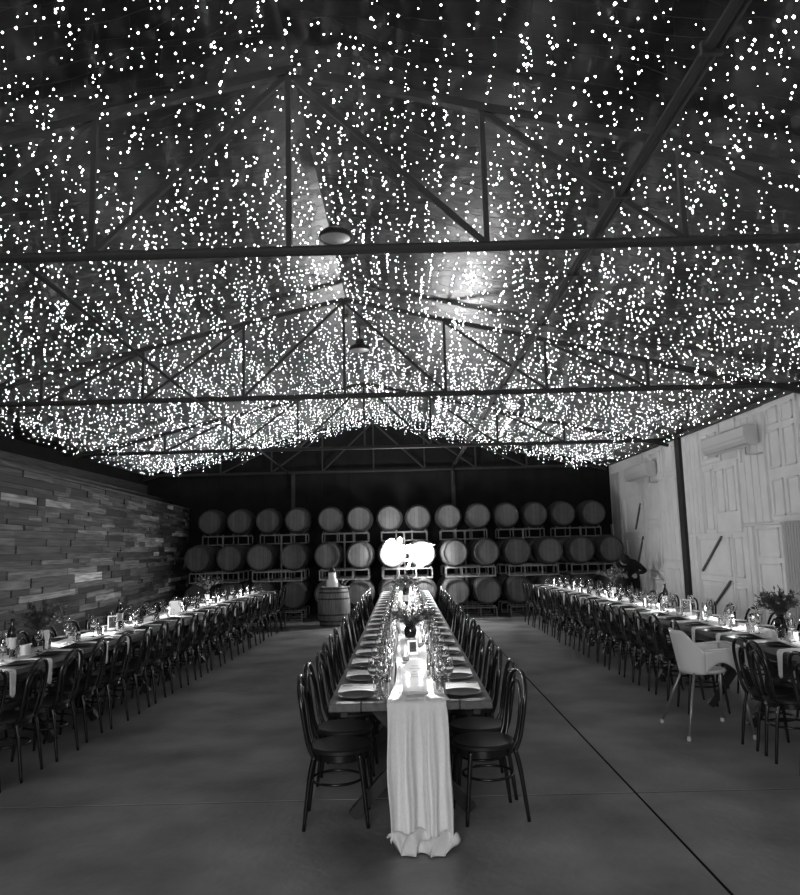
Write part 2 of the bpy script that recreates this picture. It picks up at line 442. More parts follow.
# conduit pair on the trusses
t = empty('roof_conduit', (1.35, 0, 3.72)); tag(t, 'long double pipe running along the roof to the dark end wall', 'pipe')
MB().tube([(0, YF+.1, 0), (0, 19.05, 0), (0, 19.25, -.12), (0, 19.3, -.5)], .024, 10).build('pipe', M['steel_dark'], t, True, S30)
MB().tube([(.045, YF+.1, 0), (.045, 19.05, 0)], .012, 8).build('pipe', M['steel_dark'], t, True, S30)
for y in [k*1.3+.3 for k in range(0, 15)]:
    MB().box(-.03, y-.012, -.03, .062, y+.012, .03).build('pipe_clip', M['steel_black'], t)
# dark pipe above the plank wall
b = MB(); b.tube([(-5.1, 3.6, 2.95), (-6.05, 19.2, 2.95)], .06, 10)
tag(b.build('service_pipe', M['steel_black'], None, True), 'dark service pipe running just above the plank wall', 'pipe')

# high bay pendants
def pendant():
    t = empty('high_bay_lamp')
    o = MB().lathe([(.07, .10), (.12, .085), (.165, .045), (.178, 0), (.170, -.005), (.150, .0), (.10, .04), (.05, .06)], 28).build('lamp_dome', M['steel_black'], t, True, S30)
    MB().lathe([(.001, -.012), (.10, -.006), (.150, .004), (.148, .012), (.001, .012)], 28).build('lamp_lens', M['lens'], t, True, S30)
    MB().lathe([(.07, .09), (.06, .17), (.02, .19), (.02, .20)], 16).build('lamp_housing', M['steel_black'], t, True, S30)
    MB().tube([(0, 0, .19), (0, 0, .38)], .008, 6).build('lamp_rod', M['steel_black'], t)
    return t
st = Stock(pendant())
st.take((-.6, 7.1, 4.74), 0, 'dark round high bay lamp behind the nearest bottom tube', 'ceiling lamp', 'high bay lamps')
st.take((-.6, 11.3, 4.72), 0, 'dark round high bay lamp farther along the ridge', 'ceiling lamp', 'high bay lamps')

# ------------------------------------------------------------------ fairy lights
def octa(b, c, r):
    x, y, z = c
    b.add([(x+r, y, z), (x-r, y, z), (x, y+r, z), (x, y-r, z), (x, y, z+r*1.2), (x, y, z-r*1.2)],
          [(0, 2, 4), (2, 1, 4), (1, 3, 4), (3, 0, 4), (2, 0, 5), (1, 2, 5), (3, 1, 5), (0, 3, 5)])
STEP = .215
def string_proto(side, seed):
    r_ = random.Random(seed)
    ln = (abs(XL-RX) if side < 0 else abs(XR-RX)) - .26
    wv = []; bb = MB(); wb = MB()
    n = 40
    def zc(u): return -SL*u-.07-.03*math.sin(u*7+seed)
    yo = lambda u: .06*math.sin(u*2.1+seed*1.7)+.03*math.sin(u*5.3+seed)
    wb.tube([(side*(.05+u), yo(u), zc(u)) for u in [ln*i/n for i in range(n+1)]], .0016, 3)
    u = r_.random()*.06
    while u < ln:
        dn = r_.choices((1, 2, 3, 4), (5, 4, 2, 1))[0]
        if ln-u < .7: dn = 1
        dx = r_.uniform(-.03, .03); dy = r_.uniform(-.09, .09)
        L_ = r_.uniform(-.02, .05) if ln-u > .7 else -.06
        for q in range(dn):
            L_ += r_.uniform(.03, .09)
            octa(bb, (side*(.05+u)+dx*q*.5+r_.uniform(-.02, .02), yo(u)+dy+r_.uniform(-.03, .03), zc(u)-L_), .0070*r_.choice((.4, .5, .6, .75, .9, 1.05, 1.25)))
        wb.tube([(side*(.05+u), yo(u), zc(u)), (side*(.05+u)+dx*dn*.5, yo(u)+dy, zc(u)-L_)], .0007, 3, cap=False)
        u += r_.uniform(.05, .175)
    o = wb.build('fairy_light_string', M['wire'])
    c = bb.build('bulbs', M['bulb'], o); c['kind'] = 'stuff'
    return o
for side, nm in ((-1, 'plank wall'), (1, 'white door wall')):
    protos = [string_proto(side, 3+k) for k in range(9)]
    k = 0; y = YB-.16
    while y > 0.0:
        o = protos[k] if k < 9 else copy_tree(protos[rnd.randrange(9)])
        o.location = (RX, y, RZ-.02+(rnd.random()-.5)*.04)
        tag(o, 'string of tiny white fairy lights hanging under the roof slope over the '+nm, 'fairy lights', 'fairy light strings over the '+nm)
        y -= STEP*rnd.uniform(.85, 1.15)*(.72 if 3.5 < y < 8.5 else 1); k += 1

# ------------------------------------------------------------------ barrels
def barrel_parts(parent, upright=False):
    Ln, rb, rh = .92, .335, .275
    n = 14
    prof = []
    for i in range(n+1):
        q = i/n; prof.append((rh+(rb-rh)*math.sin(PI*q)**.85, q*Ln))
    inner = [(rh-.018, Ln), (rh-.018, Ln-.035), (.001, Ln-.035)]
    prof2 = [(.001, .035), (rh-.018, .035), (rh-.018, 0)]+prof+inner
    rot = Matrix() if upright else Matrix.Rotation(-PI/2, 4, 'X')
    MB().lathe(prof2, 36, rot).build('staves', M['stave_up' if upright else 'stave'], parent, True, S30)
    for k, (z, sgn) in enumerate(((.036-.004, -1), (Ln-.036+.004, 1))):
        MB().lathe([(.001, z-.004), (rh-.02, z-.004), (rh-.02, z+.004), (.001, z+.004)], 36, rot).build('barrel_head', M['head'], parent)
    for q in (.045, .14, .30, .70, .86, .955):
        z = q*Ln; r0 = rh+(rb-rh)*math.sin(PI*q)**.85+.003
        r1 = rh+(rb-rh)*math.sin(PI*min(1, (z+.04)/Ln))**.85+.003
        hw = .018
        MB().lathe([(r0-.006, z-hw), (r0+.001, z-hw), (r0+.001, z+hw), (r0-.006, z+hw)], 36, rot, True).build('hoop', M['hoop'], parent, True, S30)
M['stave_up'] = mat('barrel_staves_upright', 0.15, 0.6, var=0.45, scale=7, stretch=(6, 6, 0.5))
def barrel():
    t = empty('wine_barrel'); barrel_parts(t); return t
mid = [199, 231, 261, 294, 328, 360, 392, 422, 454, 485, 516, 548, 579, 609]
topx = [211, 240, 268.5, 298, 331, 360, 390, 419, 449.5, 479, 507.5, 536, 563.5, 593.5]
SB = Stock(barrel())
FYa, FYb = 17.2, 18.42
midX = [(p-403)*17.3/740 for p in mid]; topX = [(p-403)*18.45/740 for p in topx]
FR = 'wine barrels lying in steel racks'
def ordl(i): return ('first',)[0] if i == 0 else ORD[i]
for i, x in enumerate(midX):
    SB.take((x, FYa+rnd.uniform(-.04, .04), 1.49), 0, 'oak wine barrel on its side, %s from the left in the middle tier' % ordl(i), 'barrel', FR)
    SB.take((x+rnd.uniform(-.01, .01), FYa+rnd.uniform(-.04, .04), .615), 0, 'oak wine barrel on its side, %s from the left in the lowest front tier' % ordl(i), 'barrel', FR)
for i, x in enumerate(topX):
    SB.take((x, FYb+rnd.uniform(-.03, .03), 2.375), 0, 'oak wine barrel on its side, %s from the left in the top tier' % ordl(i), 'barrel', FR)
    for z, nm in ((1.49, 'middle'), (.615, 'lowest')):
        SB.take((x, FYb, z), 0, 'dim wine barrel of the back stack in its %s tier, behind the front barrels' % nm, 'barrel', FR)
def rack():
    t = empty('barrel_rack'); W = .57; hz = .235
    for y in (.18, .72):
        fb = MB()
        for z in (0.012, hz-.012): fb.box(-W, y-.013, z-.013, W, y+.013, z+.013)
        for x in (-W, -.2, .2, W): fb.box(x-.012, y-.012, 0, x+.012, y+.012, hz)
        fb.build('rack_frame', M['rail'], t)
    for x in (-W, -.2, .2, W): MB().box(x-.012, .193, .01, x+.012, .707, .034).build('cross_rail', M['rail'], t)
    for x in (-.363, .363):
        for s in (-1, 1):
            for y in (.18, .72):
                MB().bar((x+s*.13, y, hz), (x+s*.19, y, hz+.035), .012, .03, (0, 1, 0)).build('cradle', M['rail'], t)
    return t
SR = Stock(rack())
RG = 'steel barrel racks'
for (X_, y, tiers) in ((midX, FYa, ((0, 'on the floor'), (.925, 'carrying the middle tier'))), (topX, FYb, ((0, 'on the floor behind'), (.925, 'in the back stack'), (1.80, 'carrying the top tier')))):
    for z, nm in tiers:
        for k in range(7):
            xc = (X_[2*k]+X_[2*k+1])/2
            SR.take((xc, y, z), 0, 'pale steel barrel rack %s, %s bay from the left' % (nm, ordl(k)), 'barrel rack', RG)
# upright posts between pairs behind the racks are the back stack's own stands
for k in range(7):
    xc = (topX[2*k]+topX[2*k+1])/2
    b = MB(); b.box(xc-.02, FYb-.10, 0, xc+.02, FYb-.06, 2.03)
    tag(b.build('rack_post', M['rail']), 'thin steel post standing behind the front barrels, %s from the left' % ordl(k), 'post', 'rack posts')

# ------------------------------------------------------------------ neon sign
sg = empty('neon_sign', (0.0, 16.9, 1.5)); tag(sg, 'glowing white handwritten neon sign reading Cheers to in front of the barrels', 'neon sign')
def cat(pts, n=8):
    out = []
    P = [Vector((p[0], 0, p[1])) for p in pts]
    for i in range(len(P)-1):
        p0 = P[max(i-1, 0)]; p1 = P[i]; p2 = P[i+1]; p3 = P[min(i+2, len(P)-1)]
        for k in range(n):
            t = k/n
            out.append(.5*((2*p1)+(-p0+p2)*t+(2*p0-5*p1+4*p2-p3)*t*t+(-p0+3*p1-3*p2+p3)*t**3))
    out.append(P[-1]); return out
letters = [
    [(.33, .38), (.24, .46), (.10, .38), (.02, .18), (.08, .0), (.24, -.02), (.38, .08)],                     # C
    [(.38, .08), (.52, .38), (.50, .50), (.44, .42), (.42, .0)], [(.42, .05), (.52, .22), (.60, .18), (.59, .02), (.68, .03)],  # h
    [(.68, .08), (.80, .14), (.80, .23), (.72, .22), (.69, .10), (.74, .0), (.86, .03)],                      # e
    [(.88, .08), (1.0, .14), (1.0, .23), (.92, .22), (.89, .10), (.94, .0), (1.06, .05)],                     # e
    [(1.06, .05), (1.12, .24), (1.14, .20), (1.24, .21), (1.22, .02), (1.30, .03)],                           # r
    [(1.30, .03), (1.42, .26), (1.43, .15), (1.47, .05), (1.40, -.03), (1.32, .0)],                           # s
    [(.84, -.10), (.70, -.56)], [(.62, -.26), (.96, -.20)],                                                    # t
    [(1.12, -.26), (1.02, -.32), (1.03, -.44), (1.13, -.46), (1.20, -.36), (1.12, -.26), (1.40, -.24)],       # o
]
sx, ox, oz = .73, -.42, .02
for q in letters:
    pts = [(p.x*sx+ox, 0, p.z*sx*.9+oz) for p in cat(q)]
    MB().tube(pts, .020, 8).build('neon_tube', M['neon'], sg, True)
for (x, z) in ((-.3, .22), (.45, .12)):
    MB().tube([(x, .02, z), (x, .345, z)], .006, 6).build('standoff', M['sign_mount'], sg)
MB().box(-.45, .10, .17, .72, .125, .19).build('mounting_rail', M['sign_mount'], sg)

# ------------------------------------------------------------------ tables
CXC = .02
def line(y, w_):   # centre line of each banquet table
    if w_ == 'c': return CXC
    if w_ == 'l': return -3.5+.3*(y-6)/9.5
    return 3.36-.16*(y-6)/9.5
TAB = {'c': (4.42, 15.15, .475), 'l': (5.0, 16.25, .40), 'r': (5.0, 16.25, .40)}
ROT = {'c': 0.0, 'l': -math.atan(.3/9.5), 'r': math.atan(.16/9.5)}
TNAME = {'c': 'the centre banquet row', 'l': 'the banquet row by the plank wall', 'r': 'the banquet row by the white doors'}
def table(hw, ln):
    t = empty('trestle_table'); tb = MB()
    n = 5; ww = 2*hw/n
    for i in range(n): tb.box(-hw+i*ww+.0015, -ln/2+.002, .715, -hw+(i+1)*ww-.0015, ln/2-.002, .76, ch=.004)
    tb.build('tabletop', M['table_wood'], t)
    for s in (-1, 1):
        MB().box(s*(hw-.08)-.02, -ln/2+.15, .655, s*(hw-.08)+.02, ln/2-.15, .715).build('apron', M['leg_wood'], t)
    for s in (-1, 1):
        y = s*(ln/2-.42)
        MB().bar((-hw*.78, y, .01), (hw*.6, y, .71), .07, .07).build('leg', M['leg_wood'], t)
        MB().bar((hw*.78, y+.075, .01), (-hw*.6, y+.075, .71), .07, .07).build('leg', M['leg_wood'], t)
    MB().box(-.03, -ln/2+.42, .33, .03, ln/2-.35, .39).build('stretcher', M['leg_wood'], t)
    return t
for k_ in 'clr':
    y0, y1, hw = TAB[k_]; n = 5; ln = (y1-y0)/n
    S_ = Stock(table(hw, ln))
    for i in range(n):
        yc = y0+(i+.5)*ln
        S_.take((line(yc, k_), yc, 0), ROT[k_], 'bare wooden trestle table, %s of %s' % (ORD[i], TNAME[k_]), 'table', 'trestle tables of '+TNAME[k_])

# runners
def runner_center():
    b = MB(); xc = .055; y0 = 4.42; zt = .763
    NV = 40
    rows = []
    def fold(u, a, ph): return a*(.6*math.sin(u*19+ph)+.4*math.sin(u*33+1.3*ph)+.25*math.sin(u*51+2.1*ph))
    # along the table, far to near
    ys = [15.1-(15.1-y0)*i/160 for i in range(161)]
    for y in ys:
        q = max(0, 1-(y-y0)/.6)
        hw = .125+.045*q**1.5+.012*math.sin(y*3.1)
        sh = .012*math.sin(y*1.9)
        rows.append([(xc+sh+(u-.5)*2*hw, y, zt+.004+max(0, .006+fold(u, .006, y*2.2)+.003*math.sin(y*23+u*9))) for u in [j/NV for j in range(NV+1)]])
    for a in range(1, 5):    # over the edge
        th = a/4*PI/2
        rows.append([(xc+(u-.5)*2*.17, y0-.006-.022*math.sin(th), zt-.016+.022*math.cos(th)+.002*math.sin(u*40)) for u in [j/NV for j in range(NV+1)]])
    for i in range(1, 50):   # hanging
        s = i/49; z = (zt-.02)*(1-s)+.05*s
        hw = .168+.012*s+.005*math.sin(s*5)
        amp = .010+.055*min(1, s*1.6)
        rows.append([(xc+.012*s+(u-.5)*2*hw+.004*math.sin(s*9+u*20), y0-.040-.030*s-max(-.02, fold(u, amp, .8+.5*s)), z) for u in [j/NV for j in range(NV+1)]])
    for i in range(1, 20):   # gathers on the floor
        s = i/19
        row = []
        for j in range(NV+1):
            u = j/NV; e = abs(2*u-1)
            hw = .18+.022*math.sin(s*PI)-.03*s*s
            reach = (.13+.035*math.sin(u*9+.6)+.02*math.sin(u*23))*(1-.75*e**3)
            row.append((xc+.015+(u-.5)*2*hw+.012*math.sin(s*7+u*24), y0-.075-reach*s-max(-.02, fold(u, .04*(1-s), 1.3)),
                        .006+.045*(1-s)**1.2+(.055*math.sin(u*9+s*2.2)**2+.018*(1+math.sin(u*27+s*9)))*math.sin(s*PI)**.7))
        rows.append(row)
    V = [p for r in rows for p in r]; n = NV+1
    b.add(V, [(i*n+j, (i+1)*n+j, (i+1)*n+j+1, i*n+j+1) for i in range(len(rows)-1) for j in range(NV)])
    o = b.build('table_runner', M['cloth'], None, True)
    md = o.modifiers.new('thick', 'SOLIDIFY'); md.thickness = .002; md.offset = 1
    return o
tag(runner_center(), 'long white gauze runner on the centre table falling to the floor', 'table runner', 'gauze table runners')
def runner_side(k_):
    b = MB(); rows = []; NV = 20
    for i in range(181):
        y = 5.03+(16.2-5.03)*i/180; xc = line(y, k_); hw = .185+.015*math.sin(y*2.3)
        rows.append([(xc+.012*math.sin(y*1.7)+(u-.5)*2*hw, y, .769+max(0, .008+.008*math.sin(u*17+y*3)+.005*math.sin(y*11+u*6))) for u in [j/NV for j in range(NV+1)]])
    V = [p for r in rows for p in r]; n = NV+1
    b.add(V, [(i*n+j, (i+1)*n+j, (i+1)*n+j+1, i*n+j+1) for i in range(len(rows)-1) for j in range(NV)])
    o = b.build('table_runner', M['cloth'], None, True)
    md = o.modifiers.new('thick', 'SOLIDIFY'); md.thickness = .002; md.offset = 1
    return o
tag(runner_side('l'), 'long white gauze runner on the table by the plank wall', 'table runner', 'gauze table runners')
tag(runner_side('r'), 'long white gauze runner on the table by the white doors', 'table runner', 'gauze table runners')

# ------------------------------------------------------------------ bentwood chair (faces +Y)
def cr3(P, n=6):
    P = [Vector(p) for p in P]; out = []
    for i in range(len(P)-1):
        p0 = P[max(i-1, 0)]; p1 = P[i]; p2 = P[i+1]; p3 = P[min(i+2, len(P)-1)]
        for k in range(n):
            t = k/n
            out.append(.5*((2*p1)+(-p0+p2)*t+(2*p0-5*p1+4*p2-p3)*t*t+(-p0+3*p1-3*p2+p3)*t**3))
    out.append(P[-1]); return out
def chair():
    t = empty('bentwood_chair')
    MB().lathe([(.001, .452), (.12, .454), (.175, .462), (.198, .466), (.207, .458), (.207, .440), (.198, .434), (.001, .434)], 32).build('seat', M['seat'], t, True, S30)
    MB().lathe([(.182, .395), (.197, .395), (.197, .436), (.182, .436)], 32, None, True).build('seat_apron', M['chair'], t, True, S30)
    half = [(.165, -.16, .42), (.172, -.195, .50), (.180, -.218, .62), (.178, -.236, .73), (.150, -.252, .815), (.09, -.262, .870), (0, -.265, .888)]
    hoop = half+[(-x, y, z) for (x, y, z) in half[-2::-1]]
    MB().tube(cr3(hoop), .0145, 8).build('back_hoop', M['chair'], t, True)
    half = [(.085, -.18, .45), (.098, -.205, .54), (.110, -.220, .65), (.102, -.232, .735), (.064, -.243, .795), (0, -.248, .82)]
    hoop = half+[(-x, y, z) for (x, y, z) in half[-2::-1]]
    MB().tube(cr3(hoop), .0105, 8).build('inner_hoop', M['chair'], t, True)
    for s in (-1, 1):
        MB().tube(cr3([(s*.165, -.16, .43), (s*.172, -.19, .30), (s*.183, -.228, 0)], 5), [.0155]*6+[.014]*3+[.012]*2, 8).build('leg', M['chair'], t, True)
        MB().tube(cr3([(s*.14, .125, .43), (s*.155, .145, .28), (s*.172, .175, 0)], 5), [.0165]*6+[.014]*3+[.0115]*2, 8).build('leg', M['chair'], t, True)
    ring = [(.163*math.cos(a), -.025+.165*math.sin(a), .255) for a in [2*PI*i/28 for i in range(28)]]
    MB().tube(ring, .009, 6, closed=True).build('ring_stretcher', M['chair'], t, True)
    t.scale = (.94, .95, .965)
    return t
SC = Stock(chair())
NC = 19; DC = (15.15-4.42)/NC
for i in range(NC):
    y = 4.42+(i+.5)*DC
    for s, nm in ((-1, 'left'), (1, 'right')):
        xx = CXC+s*(.475-.025)+rnd.uniform(-.02, .02)+(-.0 if s < 0 else .0); rz = -s*-PI/2 if s > 0 else -PI/2
        rz = PI/2 if s > 0 else -PI/2
        rz += rnd.uniform(-.05, .05); yy = y+rnd.uniform(-.02, .02)
        if i == 0 and s > 0: rz += .16; xx += .02; yy += .13
        if i == 0 and s < 0: yy += .10; xx -= .0
        SC.take((xx, yy, 0), rz, 'black bentwood chair, %s in the %s row of the centre table' % (ORD[i], nm), 'chair', 'bentwood chairs at the centre table')
NS = 20; DS = (16.25-5.0)/NS
def in_frame(p, m_=25):
    v = Vector(p)-Vector((0, 0, 1.65)); d = v.dot(fwd)
    return d > 0 and -m_ < 400+740*v.dot(right)/d < 800+m_ and -m_ < 447.5-740*v.dot(up)/d < 895+m_
HC_Y = 6.73
for k_ in 'lr':
    out = 1 if k_ == 'l' else -1        # direction towards the aisle
    cnt = {1: 0, -1: 0}
    for i in range(NS):
        y = 5.0+(i+.5)*DS
        for s in (out, -out):
            aisle = s == out
            yc = y+rnd.uniform(-.04, .04)
            if k_ == 'r' and aisle and abs(yc-HC_Y) < .5:
                if yc < HC_Y: yc = HC_Y-.62
                else: continue
            xx = line(yc, k_)+s*(.40+.02+rnd.uniform(-.02, .03))
            if not (in_frame((xx+s*.25, yc, .9)) or in_frame((xx, yc+.2, .45)) or in_frame((xx+s*.2, yc, 0.0))): continue
            rz = (PI/2 if s > 0 else -PI/2)+rnd.uniform(-.09, .09)+ROT[k_]
            nn = cnt[s]; cnt[s] += 1
            SC.take((xx, yc, 0), rz, 'black bentwood chair, %s along the %s side of the %s table' % (ORD[nn], 'aisle' if aisle else 'wall', 'plank wall' if k_ == 'l' else 'white door'),
                    'chair', 'bentwood chairs at the table by the '+('plank wall' if k_ == 'l' else 'white doors'))

# ------------------------------------------------------------------ place settings
def wine_glass():
    prof = [(.001, 0), (.034, 0), (.034, .002), (.010, .006), (.0045, .015), (.004, .08), (.010, .088), (.028, .105), (.038, .130), (.038, .155), (.031, .195),
            (.0298, .195), (.0365, .155), (.0365, .131), (.027, .108), (.008, .093), (.001, .091)]
    return MB().lathe(prof, 16).build('wine_glass', M['glass'], None, True, math.radians(60))
def tumbler():
    prof = [(.001, 0), (.032, 0), (.036, .01), (.038, .09), (.0365, .09), (.0345, .012), (.001, .009)]
    return MB().lathe(prof, 16).build('water_tumbler', M['glass'], None, True, math.radians(50))
def flute():
    prof = [(.001, 0), (.03, 0), (.03, .002), (.006, .006), (.0035, .02), (.0035, .09), (.012, .11), (.023, .15), (.0235, .18), (.020, .225), (.019, .225), (.022, .18), (.0215, .152), (.010, .113), (.001, .108)]
    return MB().lathe(prof, 16).build('champagne_flute', M['glass'], None, True, math.radians(60))
def plate():
    return MB().lathe([(.001, 0), (.075, 0), (.080, .003), (.108, .010), (.118, .014), (.117, .017), (.09, .010), (.08, .007), (.001, .006)], 32).build('dinner_plate', M['plate'], None, True, S30)
def napkin(hang):
    b = MB()
    if not hang:
        b.box(-.115, -.090, 0, .115, .090, .005, ch=.002); b.box(-.112, -.087, .005, .114, .088, .010, ch=.002); b.box(-.113, -.085, .010, .110, .089, .014, ch=.002)
        return b.build('napkin', M['napkin'])
    # +X points out to the edge at x=.14; drops over it
    def fn(u, v):
        s = u*.45; wv_ = (v-.5)*(.13-.075*u)
        if s < .26: x = -.12+s; z = .004+.004*math.sin(v*9+u*5)
        else:
            x = .14+.012*math.sin(min(1, (s-.26)/.02)*PI/2)+.014*abs(math.sin(v*11))*(s-.26)/.26; z = .004-(s-.26)-.02*math.sin(v*PI)*(u)
        return (x+.004, wv_, z)
    b.grid(fn, 30, 12)
    o = b.build('napkin', M['napkin'], None, True)
    md = o.modifiers.new('thick', 'SOLIDIFY'); md.thickness = .005; md.offset = 1
    return o
def fork():
    b = MB(); b.box(-.10, -.004, 0, .03, .004, .003); b.box(.03, -.011, 0, .05, .011, .003)
    for q in (-.009, -.003, .003, .009): b.box(.05, q-.0015, 0, .095, q+.0015, .003)
    return b.build('fork', M['cutlery'])
def knife():
    b = MB(); b.box(-.10, -.006, 0, .0, .006, .005); b.box(0, -.009, 0, .11, .008, .002)
    return b.build('knife', M['cutlery'])
P_ = {n: Stock(fn()) for n, fn in (('wine', wine_glass), ('tumbler', tumbler), ('flute', flute), ('plate', plate), ('fork', fork), ('knife', knife))}
P_['napkin'] = Stock(napkin(False)); P_['nhang'] = Stock(napkin(True))
def lay(k_, y, s, idx, hw, side, hang=False, full=True):
    xc = line(y, k_); ex = xc+s*hw; zt = .761; rz = (0 if s > 0 else PI)+ROT[k_]
    place = '%s place, %s of the %s table' % (ORD[idx], side, {'c': 'centre', 'l': 'plank wall', 'r': 'white door'}[k_])
    def put(key, v, w_, name, label, cat, dz=0.0, r=0.0):
        P_[key].take((ex-s*v+rnd.uniform(-.006, .006), y+w_+rnd.uniform(-.008, .008), zt+dz), rz+r+rnd.uniform(-.04, .04), label, cat, name+' of '+TNAME[k_])
    if hang: put('nhang', .142, .17, 'napkins', 'white napkin hanging off the edge, '+place, 'napkin', .001)
    else: put('napkin', .145, .155, 'napkins', 'folded white napkin at the '+place, 'napkin')
    put('plate', .16, -.075, 'plates', 'dark round dinner plate at the '+place, 'plate')
    if full:
        put('fork', .14, .20, 'forks', 'steel fork lying on the napkin at the '+place, 'fork', .0145)
        put('knife', .15, -.225, 'knives', 'steel knife beside the plate at the '+place, 'knife', 0, PI)
    c = 1 if k_ == 'c' else 0
    gr = max(0, hw-.40)
    dz = 0
    if k_ == 'c':
        vi = .31 if s < 0 else .285
        put('wine', vi, .0, 'wine glasses', 'stemmed wine glass at the '+place, 'wine glass')
        put('wine', vi-.055, .075, 'wine glasses', 'second, outer wine glass at the '+place, 'wine glass')
        put('tumbler', vi+.01, -.14, 'tumblers', 'clear water tumbler at the '+place, 'tumbler')
        put('flute', vi, .14, 'flutes', 'slim champagne flute at the '+place, 'champagne flute')
    else:
        put('wine', .255, -.10+.0, 'wine glasses', 'stemmed wine glass at the '+place, 'wine glass', .032)
        put('tumbler', .25, .06, 'tumblers', 'clear water tumbler at the '+place, 'tumbler', .032)
for i in range(NC):
    y = 4.42+(i+.5)*DC
    for s, sd in ((-1, 'left side'), (1, 'right side')): lay('c', y, s, i, .475, sd)
for k_ in 'lr':
    out = 1 if k_ == 'l' else -1; cnt = {1: 0, -1: 0}
    for i in range(NS):
        y = 5.0+(i+.5)*DS
        for s in (out, -out):
            if not in_frame((line(y, k_)+s*.2, y, .8), 30): continue
            lay(k_, y, s, cnt[s], .40, 'aisle side' if s == out else 'wall side', hang=(s == out), full=False); cnt[s] += 1

# ------------------------------------------------------------------ candles
def candle():
    t = empty('votive_candle')
    MB().lathe([(.001, 0), (.026, 0), (.029, .004), (.031, .05), (.0295, .05), (.0275, .006), (.001, .005)], 16).build('glass_cup', M['glass'], t, True, math.radians(50))
    MB().lathe([(.001, .007), (.0265, .007), (.027, .034), (.001, .034)], 14).build('wax', M['wax'], t, True, S30)
    MB().lathe([(.0005, .036), (.004, .042), (.0055, .051), (.0035, .064), (.0005, .074)], 8).build('flame', M['flame'], t, True)
    ld = bpy.data.lights.new('flame_light', 'POINT'); ld.energy = CANDLE*4; ld.shadow_soft_size = .012
    lo = bpy.data.objects.new('flame_light', ld); C.collection.objects.link(lo); lo.parent = t; lo.location = (0, 0, .095)
    return t
SV = Stock(candle())
def cnd(k_, y, dx, i):
    SV.take((line(y, k_)+dx, y, .786), 0, 'small lit votive candle, %s along the runner of %s' % (ORD[i], TNAME[k_]), 'candle', 'votive candles of '+TNAME[k_])
for i, y in enumerate([5.15, 5.85, 6.65, 7.6, 8.4, 9.2, 10.0, 10.8, 11.7, 12.5, 13.3, 14.2, 14.9]): cnd('c', y, .04+(-.06 if i % 2 else .07), i)
for i, y in enumerate([6.15, 7.4, 8.4, 9.5, 10.5, 11.5, 12.5, 13.5, 14.5, 15.6]): cnd('l', y, (-.06 if i % 2 else .08), i)
for i, y in enumerate([6.2, 7.5, 8.5, 9.6, 10.5, 11.5, 12.4, 13.5, 14.5, 15.6]): cnd('r', y, (-.08 if i % 2 else .06), i)

# ------------------------------------------------------------------ arch sign at the near end of the centre table
t = empty('arch_card_light', (.05, 4.56, .782)); tag(t, 'arched frosted card glowing over candles at the near end of the centre table', 'arch card')
b = MB(); pts = [(-.073, 0), (.073, 0)]+[(.073*math.cos(a), .105+.085*math.sin(a)) for a in [PI*i/20 for i in range(21)]]
n = len(pts)
for yy in (-.002, .002): pass
b.add([(p[0], -.0015, p[1]) for p in pts]+[(p[0], .0015, p[1]) for p in pts],
      [tuple(range(n)), tuple(range(2*n-1, n-1, -1))]+[(i, (i+1) % n, n+(i+1) % n, n+i) for i in range(n)])
mt, nt, N, L, pb = nodes_of('frosted_acrylic')
pb.inputs['Base Color'].default_value = g(.95); pb.inputs['Roughness'].default_value = .55; pb.inputs['Transmission Weight'].default_value = .85; pb.inputs['IOR'].default_value = 1.1
o = b.build('arch_panel', mt, t); o.location = (0, 0, .012)
MB().box(-.078, -.022, 0, .078, .022, .016, ch=.003).build('card_base', M['white_grey'], t)
# faint grey lettering lines on the card
b = MB()
for (z, hwid) in ((.150, .018), (.135, .030), (.118, .012), (.102, .034), (.088, .026)):
    x = -hwid
    while x < hwid:
        ww = rnd.uniform(.003, .006); b.box(x, -.0024, z-.003+.012, x+ww, -.0016, z+.003+.012); x += ww+.002
b.build('printed_lines', mat('grey_print', .6, .6), t)
for i, dx in enumerate((-.04, .04)):
    SV.take((.05+dx, 4.64, .782), 0, 'lit votive candle behind the %s of the arched frosted card' % ('left half', 'right half')[i], 'candle', 'votive candles behind the arched card')

# instant photo card, frames
def frame_card(x, y, w_, h_, rz, tilt, label, inner=True, z=.785):
    t = empty('photo_card' if inner else 'menu_card', (x, y, z), rz)
    tag(t, label, 'card', 'table cards')
    R_ = Matrix.Rotation(-tilt, 4, 'X')
    MB().box(-w_/2, -.004, 0, w_/2, .004, h_, R_, ch=.001).build('card_board', M['frame_white'], t)
    if inner: MB().box(-w_/2+.014, -.0055, .022, w_/2-.014, -.004, h_-.014, R_).build('picture', M['photo'], t)
    MB().bar((0, .0, .03), (0, .05, .002), .02, .003).build('easel_foot', M['frame_white'], t)
frame_card(.06, 6.15, .085, .115, .25, .12, 'small tilted instant photo card on the centre runner')
frame_card(line(8.75, 'l')+.03, 8.75, .11, .16, .5, .1, 'white framed card standing on the runner by the plank wall')
frame_card(line(11, 'l'), 11.0, .15, .17, .3, .05, 'plain white card on the runner by the plank wall', False)
frame_card(line(8.9, 'r'), 8.9, .12, .17, -.4, .1, 'white framed card standing on the runner by the white doors')
frame_card(line(6.9, 'l')-.02, 7.35, .06, .15, .2, .1, 'narrow white card beside the bottle on the plank wall table', False)

